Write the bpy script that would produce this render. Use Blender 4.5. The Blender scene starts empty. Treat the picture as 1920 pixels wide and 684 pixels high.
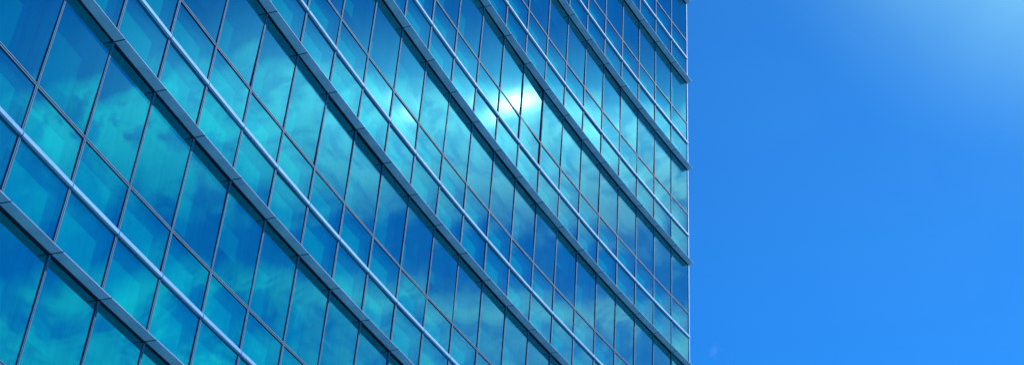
import bpy, math, random
from mathutils import Vector, Matrix
random.seed(7)
R = math.radians
scene = bpy.context.scene
C = scene.collection

# ------------------------------------------------------------------ layout (metres)
S = 0.9                                   # scale of the fitted survey
CAM_Z = 1.7
PITCH, ROLL, FPX = 0.624374, 0.079018, 2710.82
X0, Y0, A0, K = 7.26717*S, 48.34064*S, 4.109549, 0.0110242
PW = 1.5*S                                # bay width
Z0 = 12.65788*S + CAM_Z                   # ledge of level 0
H = 4.703204*S                            # storey height
DR, DT = 1.40645*S, 2.447637*S            # rail and transom above a ledge
FIN = 0.254*S                             # projection of the ledge
LO, HI = -3, 9                            # levels
NC = 34                                   # bays

P = [Vector((X0, Y0, 0))]
DIRS = []
for c in range(NC):
    a = A0 + K*c
    d = Vector((math.cos(a), math.sin(a), 0)); DIRS.append(d)
    P.append(P[-1] + d*PW)
def nrm_of(d): return Vector((-d.y, d.x, 0))       # outward, away from the building
def joint_n(c):
    if c <= 0: return nrm_of(DIRS[0])
    if c >= NC: return nrm_of(DIRS[-1])
    return (nrm_of(DIRS[c-1]) + nrm_of(DIRS[c])).normalized()
def zl(l): return Z0 + H*l

# camera frame
cp, sp = math.cos(PITCH), math.sin(PITCH)
fwd = Vector((0, cp, sp)); up = Vector((0, -sp, cp)); rt = Vector((1, 0, 0))
r2 = rt*math.cos(ROLL) + up*math.sin(ROLL); u2 = -rt*math.sin(ROLL) + up*math.cos(ROLL)
CAM = Vector((0, 0, CAM_Z))
def proj(p):
    q = p - CAM; z = q.dot(fwd)
    if z < 0.5: return None
    return (960 + FPX*q.dot(r2)/z, 342 - FPX*q.dot(u2)/z)

# ------------------------------------------------------------------ materials
def mat(name):
    m = bpy.data.materials.new(name); m.use_nodes = True
    nt = m.node_tree; nt.nodes.clear()
    out = nt.nodes.new('ShaderNodeOutputMaterial')
    return m, nt, out
def N(nt, typ, **kw):
    n = nt.nodes.new(typ)
    for k, v in kw.items(): setattr(n, k, v)
    return n
def noise(nt, scale, detail=4, rough=.55, vec=None, dim='3D'):
    n = N(nt, 'ShaderNodeTexNoise'); n.noise_dimensions = dim
    n.inputs['Scale'].default_value = scale; n.inputs['Detail'].default_value = detail
    n.inputs['Roughness'].default_value = rough
    if vec is not None: nt.links.new(vec, n.inputs['Vector'])
    return n
def ramp(nt, fac, stops):
    r = N(nt, 'ShaderNodeValToRGB'); e = r.color_ramp.elements
    while len(e) > 1: e.remove(e[-1])
    e[0].position = stops[0][0]; e[0].color = (*stops[0][1], 1)
    for p, col in stops[1:]:
        x = e.new(p); x.color = (*col, 1)
    nt.links.new(fac, r.inputs[0]); return r

def paint(name, c1, c2, rough=.4, metallic=0.0, scale=1.5, streak=True):
    m, nt, out = mat(name)
    tc = N(nt, 'ShaderNodeTexCoord')
    mp = N(nt, 'ShaderNodeMapping'); mp.inputs['Scale'].default_value = (1, 1, .35 if streak else 1)
    nt.links.new(tc.outputs['Object'], mp.inputs[0])
    n = noise(nt, scale, 6, .65, mp.outputs[0])
    r = ramp(nt, n.outputs[0], [(.35, c1), (.68, c2)])
    b = N(nt, 'ShaderNodeBsdfPrincipled')
    # small colour shifts from one length of metal to the next
    oi = N(nt, 'ShaderNodeObjectInfo'); ge = N(nt, 'ShaderNodeNewGeometry')
    ad = N(nt, 'ShaderNodeMath', operation='ADD'); nt.links.new(oi.outputs['Random'], ad.inputs[0]); nt.links.new(ge.outputs['Random Per Island'], ad.inputs[1])
    vm = N(nt, 'ShaderNodeMapRange'); vm.inputs[2].default_value = 2; vm.inputs[3].default_value = .88; vm.inputs[4].default_value = 1.12
    nt.links.new(ad.outputs[0], vm.inputs[0])
    hv = N(nt, 'ShaderNodeHueSaturation'); nt.links.new(r.outputs[0], hv.inputs['Color']); nt.links.new(vm.outputs[0], hv.inputs['Value'])
    nt.links.new(hv.outputs[0], b.inputs['Base Color'])
    b.inputs['Metallic'].default_value = metallic; b.inputs['Specular IOR Level'].default_value = .12; rough = max(rough, .6)
    n2 = noise(nt, 9, 3, .6, tc.outputs['Object'])
    mr = N(nt, 'ShaderNodeMapRange'); mr.inputs['To Min'].default_value = rough-.08; mr.inputs['To Max'].default_value = rough+.1
    nt.links.new(n2.outputs[0], mr.inputs[0]); nt.links.new(mr.outputs[0], b.inputs['Roughness'])
    nt.links.new(b.outputs[0], out.inputs[0])
    return m

M = {}
M['silver'] = paint('silver_paint', (.17, .50, .86), (.22, .57, .93), .35)
M['soffit'] = paint('blue_grey_metal', (.17, .56, .84), (.25, .69, .97), .42, .0, 2.2)
M['nosing'] = paint('pale_metal_edge', (.30, .46, .74), (.36, .52, .80), .35)
M['bead'] = paint('mullion_bead', (.03, .17, .32), (.05, .22, .38), .5)
M['gasket'] = paint('dark_gasket', (.008, .02, .05), (.014, .03, .07), .6)
M['groove'] = paint('mullion_groove', (.015, .075, .15), (.025, .10, .19), .6)
M['joint'] = paint('sealant_joint', (.004, .012, .03), (.008, .02, .04), .8)
M['wall'] = paint('core_concrete', (.16, .17, .19), (.22, .23, .25), .8)
M['roof'] = paint('roof_membrane', (.2, .21, .22), (.26, .27, .28), .9)

def glass_mat(name, tint, tcol, gfac, wide):
    m, nt, out = mat(name)
    geo = N(nt, 'ShaderNodeNewGeometry'); tc = N(nt, 'ShaderNodeTexCoord')
    # slight roller wave / pillowing of the tempered panes
    n1 = noise(nt, .55, 2, .4, tc.outputs['Object'])
    n2 = noise(nt, 2.6, 2, .5, tc.outputs['Object'])
    add = N(nt, 'ShaderNodeMath', operation='MULTIPLY_ADD'); add.inputs[1].default_value = .10
    nt.links.new(n2.outputs[0], add.inputs[0]); nt.links.new(n1.outputs[0], add.inputs[2])
    bp = N(nt, 'ShaderNodeBump'); bp.inputs['Strength'].default_value = 1.0; bp.inputs['Distance'].default_value = GLASS_WAVE
    nt.links.new(add.outputs[0], bp.inputs['Height'])
    # faint vertical run-off dirt
    mp = N(nt, 'ShaderNodeMapping'); mp.inputs['Scale'].default_value = (5, 5, .35)
    nt.links.new(tc.outputs['Object'], mp.inputs[0])
    nd = noise(nt, 1.6, 5, .6, mp.outputs[0])
    tr = ramp(nt, nd.outputs[0], [(.3, tuple(.88*x for x in tint)), (.62, tint)])
    g1 = N(nt, 'ShaderNodeBsdfGlossy'); g1.inputs['Roughness'].default_value = .02; g1.distribution = 'BECKMANN'
    g2 = N(nt, 'ShaderNodeBsdfGlossy'); g2.inputs['Roughness'].default_value = .088; g2.distribution = 'BECKMANN'
    g3 = N(nt, 'ShaderNodeBsdfGlossy'); g3.inputs['Roughness'].default_value = .22; g3.distribution = 'BECKMANN'
    # towards grazing the coating reflects more and whiter (Fresnel)
    lw = N(nt, 'ShaderNodeLayerWeight'); lw.inputs['Blend'].default_value = .5
    fm = N(nt, 'ShaderNodeMapRange'); fm.interpolation_type = 'SMOOTHSTEP'
    fm.inputs[1].default_value = .48; fm.inputs[2].default_value = .72
    nt.links.new(lw.outputs['Facing'], fm.inputs[0])
    fx = N(nt, 'ShaderNodeMix', data_type='RGBA'); fx.inputs[7].default_value = (.30, .80, .80, 1)
    nt.links.new(fm.outputs[0], fx.inputs[0]); nt.links.new(tr.outputs[0], fx.inputs[6])
    nt.links.new(fx.outputs[2], g1.inputs['Color'])
    g2.inputs['Color'].default_value = (.40, .92, 1, 1)       # outer glass face; soft lobes added as a halo round the mirrored sun
    g3.inputs['Color'].default_value = (.10, .80, .95, 1)
    for g in (g1,): nt.links.new(bp.outputs[0], g.inputs['Normal'])
    mg = N(nt, 'ShaderNodeMixShader'); mg.inputs[0].default_value = .86
    nt.links.new(g2.outputs[0], mg.inputs[1]); nt.links.new(g3.outputs[0], mg.inputs[2])
    mw = N(nt, 'ShaderNodeMixShader'); mw.inputs[0].default_value = wide
    nt.links.new(g1.outputs[0], mw.inputs[1]); nt.links.new(mg.outputs[0], mw.inputs[2])
    tp = N(nt, 'ShaderNodeBsdfTransparent'); tp.inputs[0].default_value = (*tcol, 1)
    mx = N(nt, 'ShaderNodeMixShader'); mx.inputs[0].default_value = gfac
    nt.links.new(tp.outputs[0], mx.inputs[1]); nt.links.new(mw.outputs[0], mx.inputs[2])
    nt.links.new(mx.outputs[0], out.inputs[0])
    return m
GLASS_WAVE = .0008
TINT = (.008, .57, .63)
M['glass'] = glass_mat('tinted_mirror_glass', TINT, (.06, .95, .82), .60, .0027)

def tray_mat(name, c1, c2):
    m, nt, out = mat(name)
    tc = N(nt, 'ShaderNodeTexCoord')
    mp = N(nt, 'ShaderNodeMapping'); mp.inputs['Scale'].default_value = (3, 3, .3)
    nt.links.new(tc.outputs['Object'], mp.inputs[0])
    n = noise(nt, 1.2, 4, .6, mp.outputs[0])
    oi = N(nt, 'ShaderNodeNewGeometry')
    r = ramp(nt, n.outputs[0], [(.3, c1), (.7, c2)])
    hv = N(nt, 'ShaderNodeHueSaturation')
    mr = N(nt, 'ShaderNodeMapRange'); mr.inputs['To Min'].default_value = .82; mr.inputs['To Max'].default_value = 1.15
    nt.links.new(oi.outputs['Random Per Island'], mr.inputs[0]); nt.links.new(mr.outputs[0], hv.inputs['Value'])
    nt.links.new(r.outputs[0], hv.inputs['Color'])
    b = N(nt, 'ShaderNodeBsdfPrincipled'); b.inputs['Roughness'].default_value = .7
    nt.links.new(hv.outputs[0], b.inputs['Base Color']); nt.links.new(b.outputs[0], out.inputs[0])
    return m
M['back'] = tray_mat('back_pan', (.14, .54, .56), (.20, .62, .64))
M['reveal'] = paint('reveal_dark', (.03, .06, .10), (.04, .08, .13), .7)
M['blind'] = tray_mat('roller_blind', (.07, .20, .26), (.12, .28, .34))
M['room'] = paint('room_wall', (.05, .12, .16), (.10, .20, .24), .8, 0, .7)
M['trimline'] = paint('inner_frame', (.5, .68, .72), (.6, .75, .78), .5)

# ------------------------------------------------------------------ mesh builder
class MB:
    def __init__(s): s.v = []; s.f = []; s.m = []; s.mats = []
    def mi(s, m):
        if m not in s.mats: s.mats.append(m)
        return s.mats.index(m)
    def quad(s, a, b, c, d, m):
        i = len(s.v); s.v += [a, b, c, d]; s.f.append((i, i+1, i+2, i+3)); s.m.append(s.mi(m))
    def hexa(s, p, mats):
        """p: 8 points, 0-3 lower ring, 4-7 upper ring; mats: one or (bottom, top, s01, s12, s23, s30)"""
        if not isinstance(mats, (tuple, list)): mats = [mats]*6
        i = len(s.v); s.v += p
        fs = [(3, 2, 1, 0), (4, 5, 6, 7), (0, 1, 5, 4), (1, 2, 6, 5), (2, 3, 7, 6), (3, 0, 4, 7)]
        for f, m in zip(fs, mats):
            s.f.append(tuple(i+k for k in f)); s.m.append(s.mi(m))
    def sweep(s, A, nA, B, nB, prof, mats, ends=True):
        """prism between two joints; prof = [(out, z)...] counter-clockwise; mats per edge"""
        n = len(prof); i = len(s.v)
        for (Q, nn) in ((A, nA), (B, nB)):
            for (o, z) in prof: s.v.append(Q + nn*o + Vector((0, 0, z)))
        for k in range(n):
            j = (k+1) % n
            s.f.append((i+k, i+j, i+n+j, i+n+k)); s.m.append(s.mi(mats[k] if isinstance(mats, (list, tuple)) else mats))
        if ends:
            m0 = mats[0] if isinstance(mats, (list, tuple)) else mats
            s.f.append(tuple(i+k for k in range(n))[::-1]); s.m.append(s.mi(m0))
            s.f.append(tuple(i+n+k for k in range(n))); s.m.append(s.mi(m0))
    def build(s, name, parent=None, origin=None, kind=None):
        me = bpy.data.meshes.new(name)
        o0 = origin or Vector((0, 0, 0))
        me.from_pydata([tuple(Vector(v)-o0) for v in s.v], [], s.f)
        for m in s.mats: me.materials.append(M[m])
        for p, k in zip(me.polygons, s.m): p.material_index = k
        me.update()
        o = bpy.data.objects.new(name, me); C.objects.link(o)
        if parent: o.parent = parent
        o.location = o0
        if kind: o['kind'] = kind
        return o

# ------------------------------------------------------------------ ground
g = MB()
M['ground'] = paint('paving', (.26, .27, .28), (.34, .35, .36), .85, 0, .4, False)
g.quad(Vector((-1500, -1500, 0)), Vector((1500, -1500, 0)), Vector((1500, 1500, 0)), Vector((-1500, 1500, 0)), 'ground')
go = g.build('ground', kind='structure')

# ------------------------------------------------------------------ the tower
tower = bpy.data.objects.new('glass_tower', None); C.objects.link(tower)
tower['label'] = 'curved teal mirror glass office tower with projecting metal ledges, rising against blue sky'
tower['category'] = 'office tower'

# bay and height of the pane that mirrors the sun, and how far its corners stand out of plane
GLINT = (9, 29.56*S + CAM_Z, 0.00953, 0.0008)
def lerp(a, b, t): return a + (b-a)*t
MW = .026     # half width of a mullion
def window(c, z0, z1, kindname, glassb, trayb, depth):
    """glass pane and the tray behind it for bay c between heights z0..z1"""
    d = DIRS[c]; n = nrm_of(d)
    a = P[c] + d*MW; b = P[c+1] - d*MW
    zb, zt = z0 + .03, z1 - .03
    U = Vector((0, 0, 1))
    tx = max(min(random.gauss(-.0006, .0027), .0008), -.006); tz = max(-.009, min(.009, random.gauss(0, .0042)))*(zt-zb)/1.9
    if abs(c-GLINT[0]) <= 1 and z1 - z0 < 3 and GLINT[1]-2.2 < (z0+z1)/2 < GLINT[1]+1.2 and kindname != 'spandrel_window':
        tx = GLINT[2] + .0071*(GLINT[0]-c); tz = GLINT[3]*(zt-zb)/1.935      # a few panes sit askew and catch the sun
    g0 = -.006
    glassb.quad(a + n*(g0-tx-tz) + U*zb, b + n*(g0+tx-tz) + U*zb, b + n*(g0+tx+tz) + U*zt, a + n*(g0-tx+tz) + U*zt, 'glass')
    f = -.034
    F = [a + n*f + U*zb, b + n*f + U*zb, b + n*f + U*zt, a + n*f + U*zt]
    B = [q - n*depth for q in F]
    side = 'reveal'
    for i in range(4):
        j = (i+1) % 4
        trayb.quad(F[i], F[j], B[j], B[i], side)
    if kindname == 'tall_window':
        # roller blind let down by a varying amount in front of a dim room
        drop = random.choice([1, 1, 1, .95, .8, .6, .45, .3])
        q = random.uniform(.06, .22)
        lo = lerp(B[3], B[0], drop) + n*q; lo2 = lerp(B[2], B[1], drop) + n*q
        trayb.quad(lo + d*.05, lo2 - d*.05, B[2] + n*q - d*.05, B[3] + n*q + d*.05, 'blind')
        trayb.quad(*B, 'room')
    else:
        trayb.quad(*B, 'back')
    # slim inner frame standing round the back panel
    w = .012; e = n*.012
    i0 = .03
    a2, b2 = B[0] + d*i0 + U*i0, B[1] - d*i0 + U*i0
    c2, d2 = B[2] - d*i0 - U*i0, B[3] + d*i0 - U*i0
    for (p, q, s1) in ((a2, b2, U), (d2, c2, -U), (a2, d2, d), (b2, c2, -d)):
        trayb.quad(p + e, q + e, q + e + s1*w, p + e + s1*w, 'trimline')

kinds = {'spandrel_window': (0, DR, .11), 'low_window': (DR, DT, .11), 'tall_window': (DT, H, .40)}
def clip_area(poly):
    def clip(pts, ax, lim, sgn):
        out = []
        for i in range(len(pts)):
            p, q = pts[i], pts[(i+1) % len(pts)]
            ip, iq = sgn*(p[ax]-lim) <= 0, sgn*(q[ax]-lim) <= 0
            if ip: out.append(p)
            if ip != iq:
                t = (lim-p[ax])/(q[ax]-p[ax]); out.append(tuple(p[k]+(q[k]-p[k])*t for k in (0, 1)))
        return out
    for ax, lim, s in ((0, 0, -1), (0, 1920, 1), (1, 0, -1), (1, 684, 1)):
        if len(poly) < 3: return 0
        poly = clip(poly, ax, lim, s)
    return abs(sum(poly[i][0]*poly[(i+1) % len(poly)][1] - poly[(i+1) % len(poly)][0]*poly[i][1] for i in range(len(poly))))/2 if len(poly) > 2 else 0
for kn, (za, zb, dep) in kinds.items():
    cells = []
    for l in range(LO, HI):
        for c in range(NC):
            zz0, zz1 = zl(l)+za, zl(l)+zb
            q = [proj(p + Vector((0, 0, z))) for p, z in ((P[c], zz0), (P[c+1], zz0), (P[c+1], zz1), (P[c], zz1))]
            ar = 0 if None in q else clip_area(q)
            cells.append((ar, l, c))
    cells.sort(reverse=True)
    gl, tr = MB(), MB()
    for i, (ar, l, c) in enumerate(cells):
        z0, z1 = zl(l)+za + (.03 if za == 0 else 0), zl(l)+zb
        if i < 100 and ar > 0:
            g1, t1 = MB(), MB()
            window(c, z0, z1, kn, g1, t1, dep)
            org = (P[c]+P[c+1])/2 + Vector((0, 0, (z0+z1)/2))
            w = g1.build(kn, tower, org)
            t = t1.build('blind' if kn == 'tall_window' else 'back_panel', w, org); t.location = (0, 0, 0)
        else:
            window(c, z0, z1, kn, gl, tr, dep)
    w = gl.build(kn, tower, kind='stuff')
    t = tr.build('blind' if kn == 'tall_window' else 'back_panel', w, kind='stuff')
    print(kn, 'visible', sum(1 for x in cells if x[0] > 0))

# ledges: one per storey, of sheet-metal panels with open joints
TH = .014
for l in range(LO, HI+1):
    z = zl(l)
    b = MB()
    for c in range(NC):
        b.sweep(P[c], joint_n(c), P[c+1], joint_n(c+1), [(-.02, z-.028), (.016, z-.028), (.016, z+.004), (-.02, z+.004)], 'gasket', ends=c in (0, NC-1))
    # core plate closing the joints from above
    for c in range(NC):
        b.sweep(P[c], joint_n(c), P[c+1], joint_n(c+1), [(.016, z+.008), (FIN-.014, z+.008), (FIN-.014, z+.020), (.016, z+.020)], 'joint', ends=c in (0, NC-1))
    L = b.build('ledge', tower)
    for c in range(NC):
        p = MB()
        gp = .014/PW
        A = lerp(P[c], P[c+1], gp if c else 0); B = lerp(P[c], P[c+1], 1-gp)
        nA = joint_n(c).lerp(joint_n(c+1), gp if c else 0); nB = joint_n(c).lerp(joint_n(c+1), 1-gp)
        k = random.uniform(-.0015, .0015)
        prof = [(.018, z+k), (FIN-.004, z+k), (FIN, z+.004+k), (FIN, z+TH), (FIN-.004, z+TH+.004), (.018, z+TH+.004)]
        # hollow tray: bottom, lip and top
        p.sweep(A, nA, B, nB, prof, ['soffit', 'nosing', 'nosing', 'nosing', 'silver', 'soffit'])
        # thin bright drip edge along the lip
        org = (A+B)/2 + Vector((0, 0, z))
        q = p.build('ledge_panel', L, org)

# rails: bright rounded cap between the two short rows of glass
for l in range(LO, HI):
    z = zl(l) + DR
    b = MB(); jn = MB()
    hh = .039; pr = .050
    prof = [(.0, z-hh), (pr*.8, z-hh), (pr*.95, z-hh*.92), (pr, z-hh*.8), (pr, z+hh*.8), (pr*.95, z+hh*.92), (pr*.8, z+hh), (0, z+hh)]
    for c in range(NC):
        gp = .010/PW
        A = lerp(P[c], P[c+1], gp if c else 0); B = lerp(P[c], P[c+1], 1-gp)
        nA = joint_n(c).lerp(joint_n(c+1), gp); nB = joint_n(c).lerp(joint_n(c+1), 1-gp)
        b.sweep(A, nA, B, nB, prof, 'silver')
        b.sweep(P[c], joint_n(c), P[c+1], joint_n(c+1), [(.0, z-hh+.012), (pr-.015, z-hh+.012), (pr-.015, z+hh-.012), (0, z+hh-.012)], 'gasket', ends=c in (0, NC-1))
    b.build('rail', tower)
# transoms: dark double line
for l in range(LO, HI):
    z = zl(l) + DT
    b = MB()
    for c in range(NC):
        nA, nB = joint_n(c), joint_n(c+1)
        A = lerp(P[c], P[c+1], .031/PW); B = lerp(P[c], P[c+1], 1-.031/PW)
        b.sweep(A, nA, B, nB, [(-.02, z-.030), (.004, z-.030), (.004, z+.030), (-.02, z+.030)], 'groove')
        for s in (-1, 1):
            zz = z + s*.019
            b.sweep(A, nA, B, nB, [(.005, zz-.009), (.014, zz-.009), (.014, zz+.009), (.005, zz+.009)], 'bead')
    b.build('transom', tower)
# mullions: twin beads beside a dark groove, one per column, broken at each ledge
for c in range(1, NC+1):
    n = joint_n(c); d = Vector((n.y, -n.x, 0)); d = -d if d.dot(DIRS[min(c, NC-1)]) < 0 else d
    b = MB(); U = Vector((0, 0, 1))
    def bar(s0, s1, o0, o1, za, zb, m):
        b.hexa([P[c]+d*s0+n*o0+U*za, P[c]+d*s1+n*o0+U*za, P[c]+d*s1+n*o1+U*za, P[c]+d*s0+n*o1+U*za,
                P[c]+d*s0+n*o0+U*zb, P[c]+d*s1+n*o0+U*zb, P[c]+d*s1+n*o1+U*zb, P[c]+d*s0+n*o1+U*zb], m)
    for l in range(LO, HI):
        for za, zb, w in ((zl(l)+.045, zl(l)+DR-.041, 1.0), (zl(l)+DR+.041, zl(l)+DT-.0, 1.0), (zl(l)+DT+.0, zl(l+1)-.030, .8)):
            bar(-.0262, .0262, -.02, .003, za, zb, 'groove')
            for s in (-1, 1):
                bar((s*.0160-.0085)*w, (s*.0160+.0085)*w, .004, .015, za, zb, 'bead')
    b.build('mullion', tower)
# corner post at the free edge of the facade
b = MB(); n = nrm_of(DIRS[0]); d = DIRS[0]; U = Vector((0, 0, 1))
for l in range(LO, HI):
    za, zb = zl(l)+.045, zl(l+1)-.03
    q = [P[0]-d*.03-n*.25, P[0]+d*.026-n*.25, P[0]+d*.026+n*.02, P[0]-d*.03+n*.02]
    b.hexa([x+U*za for x in q]+[x+U*zb for x in q], 'silver')
b.build('corner_post', tower)

# the body behind the glass: side walls, back wall, base and roof parapet
zt = zl(HI)
body = MB(); dep = .52; deep = 22
front = [P[c]-joint_n(c)*dep for c in range(NC+1)]
back = [P[c]-joint_n(c)*deep for c in range(NC+1)]
for c in range(NC):
    body.quad(front[c+1]+U*.05, front[c]+U*.05, front[c]+U*zt, front[c+1]+U*zt, 'wall')
    body.quad(back[c]+U*0, back[c+1]+U*0, back[c+1]+U*zt, back[c]+U*zt, 'wall')
body.quad(front[0], back[0], back[0]+U*zt, front[0]+U*zt, 'wall')
body.quad(back[-1], front[-1], front[-1]+U*zt, back[-1]+U*zt, 'wall')
body.build('wall', tower)
plinth = MB()
for c in range(NC):
    plinth.sweep(P[c], joint_n(c), P[c+1], joint_n(c+1), [(-.5, 0), (.03, 0), (.03, zl(LO)-.032), (-.5, zl(LO)-.032)], 'wall')
plinth.build('plinth', tower)
rf = MB()
for c in range(NC):
    rf.quad(front[c]+U*(zt-.2), front[c+1]+U*(zt-.2), back[c+1]+U*(zt-.2), back[c]+U*(zt-.2), 'roof')
    rf.sweep(P[c], joint_n(c), P[c+1], joint_n(c+1), [(-.5, zt+.05), (.0, zt+.05), (.0, zt+1.1), (-.5, zt+1.1)], 'silver')
rf.build('roof', tower)
# side return clad in the same glass and ledges, seen only from the right
sd = MB(); n0 = nrm_of(DIRS[0]); sn = -DIRS[0]
def sp_(t, o): return P[0] - n0*t + sn*o
for l in range(LO, HI):
    sd.quad(sp_(.26, .0)+U*(zl(l)+.04), sp_(deep, .0)+U*(zl(l)+.04), sp_(deep, .0)+U*(zl(l+1)-.03), sp_(.26, .0)+U*(zl(l+1)-.03), 'glass')
so = sd.build('side_glazing', tower)

# ------------------------------------------------------------------ sun and sky
SUN_AZ, SUN_EL = 56.2, 38.9           # azimuth clockwise from +Y
sd_ = Vector((math.sin(R(SUN_AZ))*math.cos(R(SUN_EL)), math.cos(R(SUN_AZ))*math.cos(R(SUN_EL)), math.sin(R(SUN_EL))))
sun = bpy.data.lights.new('sun', 'SUN'); sun.energy = 4.0; sun.angle = R(.5); sun.color = (1, .96, .9)
so = bpy.data.objects.new('sun', sun); C.objects.link(so)
so.rotation_euler = sd_.to_track_quat('Z', 'Y').to_euler()
so.location = sd_*200

w = bpy.data.worlds.new('World'); scene.world = w; w.use_nodes = True
nt = w.node_tree; nt.nodes.clear()
out = N(nt, 'ShaderNodeOutputWorld'); bg = N(nt, 'ShaderNodeBackground'); bg.inputs[1].default_value = .142
sky = N(nt, 'ShaderNodeTexSky'); sky.sky_type = 'NISHITA'; sky.sun_disc = False
sky.sun_elevation = R(SUN_EL); sky.sun_rotation = R(SUN_AZ)
sky.air_density = 1.0; sky.dust_density = 0.0; sky.ozone_density = 6.0
def math_(op, a, b=None, c=None, clamp=False):
    m = N(nt, 'ShaderNodeMath', operation=op); m.use_clamp = clamp
    for i, x in enumerate((a, b, c)):
        if x is None: continue
        if isinstance(x, (int, float)): m.inputs[i].default_value = x
        else: nt.links.new(x, m.inputs[i])
    return m.outputs[0]
def mapr(x, a, b, c=0., d=1., smooth=True):
    m = N(nt, 'ShaderNodeMapRange'); m.interpolation_type = 'SMOOTHSTEP' if smooth else 'LINEAR'
    nt.links.new(x, m.inputs[0])
    for i, v in zip((1, 2, 3, 4), (a, b, c, d)): m.inputs[i].default_value = v
    return m.outputs[0]
# deeper, more saturated blue of the clear polarised sky
hs = N(nt, 'ShaderNodeHueSaturation'); hs.inputs['Saturation'].default_value = 1.25
nt.links.new(sky.outputs[0], hs.inputs['Color'])
tn = N(nt, 'ShaderNodeMix', data_type='RGBA', blend_type='MULTIPLY'); tn.inputs[0].default_value = 1
nt.links.new(hs.outputs[0], tn.inputs[6]); tn.inputs[7].default_value = (.36, 1.0, 1.28, 1)
# clouds, laid out by azimuth and elevation
tc = N(nt, 'ShaderNodeTexCoord'); sx = N(nt, 'ShaderNodeSeparateXYZ'); nt.links.new(tc.outputs['Generated'], sx.inputs[0])
el = math_('MULTIPLY', math_('ARCSINE', sx.outputs[2]), 57.29578)
az = math_('MULTIPLY', math_('ARCTAN2', sx.outputs[0], sx.outputs[1]), 57.29578)
cx = N(nt, 'ShaderNodeCombineXYZ'); CLOUD_X, CLOUD_Y = 47., 47.5
nt.links.new(math_('MULTIPLY_ADD', az, .8, CLOUD_X), cx.inputs[0]); nt.links.new(math_('ADD', el, CLOUD_Y), cx.inputs[1])
nA = noise(nt, .12, 10, .55, cx.outputs[0]); nA.inputs['Distortion'].default_value = .6
nB = noise(nt, .45, 12, .62, cx.outputs[0]); nB.inputs['Distortion'].default_value = 1.0
na, nb = nA.outputs[0], nB.outputs[0]
nz = math_('ADD', math_('MULTIPLY', na, .65), math_('MULTIPLY', nb, .35))      # ~.5 centred
# the tops of the cloud banks wander with the noise
elw = math_('ADD', el, math_('MULTIPLY', math_('SUBTRACT', nz, .5), 7.))
elw = math_('ADD', elw, math_('MULTIPLY', math_('MAXIMUM', math_('SUBTRACT', az, 60.5), 0.), .9))
cr = ramp(nt, mapr(elw, 20, 50, 0, 1, False), [
    (.00, (.7,)*3), (.20, (.85,)*3), (.28, (.65,)*3), (.345, (.95,)*3), (.375, (.6,)*3), (.40, (.10,)*3), (.44, (.06,)*3), (.49, (.45,)*3),
    (.57, (.65,)*3), (.64, (.85,)*3), (.66, (.5,)*3), (.672, (.06,)*3), (.80, (.0,)*3), (1.0, (.02,)*3)])
streak = math_('MULTIPLY', mapr(nb, .40, .59, .36, 1.2), mapr(na, .40, .56, .5, 1.2))
azm = mapr(az, 38., 50.)                      # the banks stand east of the clear part
dens = math_('MULTIPLY', math_('MULTIPLY', cr.outputs[0], streak), azm, clamp=True)
# soft glow painted into the sky colour, brightening its upper right
VAZ, VEL = 34., 50.
vx = math_('MULTIPLY', math_('SUBTRACT', az, VAZ), .72); vy = math_('SUBTRACT', el, VEL)
vr = math_('SQRT', math_('ADD', math_('MULTIPLY', vx, vx), math_('MULTIPLY', vy, vy)))
vr = math_('ADD', vr, math_('MULTIPLY', math_('SUBTRACT', na, .5), 2.))
corner_glow = math_('ADD', mapr(vr, 2., 17., .85, 0.), mapr(vr, 4., 38., .10, 0.))
corner_glow = math_('MULTIPLY', corner_glow, mapr(na, .3, .7, .82, 1.15))
corner_glow = math_('MULTIPLY', corner_glow, mapr(az, 34., 52., 1., 0.))
# one small wisp low in the clear sky
wx = math_('SUBTRACT', az, 9.9); wy = math_('SUBTRACT', el, 29.2)
wr = math_('SQRT', math_('ADD', math_('MULTIPLY', wx, wx), math_('MULTIPLY', wy, wy)))
wisp = math_('MULTIPLY', mapr(wr, 0., .7, 1., 0.), mapr(noise(nt, 1.6, 6, .6, cx.outputs[0]).outputs[0], .5, .75, 0., .16))
dens = math_('ADD', dens, wisp, clamp=True)
mx = N(nt, 'ShaderNodeMix', data_type='RGBA')
nt.links.new(dens, mx.inputs[0]); nt.links.new(tn.outputs[2], mx.inputs[6]); mx.inputs[7].default_value = (5.8, 6.9, 9.4, 1)
mv = N(nt, 'ShaderNodeMix', data_type='RGBA')
nt.links.new(corner_glow, mv.inputs[0]); nt.links.new(mx.outputs[2], mv.inputs[6]); mv.inputs[7].default_value = (2.6, 6.6, 8.0, 1)
nt.links.new(mv.outputs[2], bg.inputs[0]); nt.links.new(bg.outputs[0], out.inputs[0])

# ------------------------------------------------------------------ camera
cam = bpy.data.cameras.new('camera'); co = bpy.data.objects.new('camera', cam); C.objects.link(co)
cam.sensor_fit = 'HORIZONTAL'; cam.sensor_width = 36; cam.lens = FPX/1920*36
cam.clip_start = .1; cam.clip_end = 5000
mw = Matrix((( r2.x, u2.x, -fwd.x, 0), (r2.y, u2.y, -fwd.y, 0), (r2.z, u2.z, -fwd.z, CAM_Z), (0, 0, 0, 1)))
co.matrix_world = mw
scene.camera = co
scene.view_settings.view_transform = 'Standard'; scene.view_settings.look = 'None'
scene.view_settings.exposure = 0; scene.view_settings.gamma = 1
scene.render.engine = 'CYCLES'
scene.cycles.sample_clamp_direct = 4.0       # keeps the edge of the mirrored sun smooth
scene.cycles.transparent_max_bounces = 8
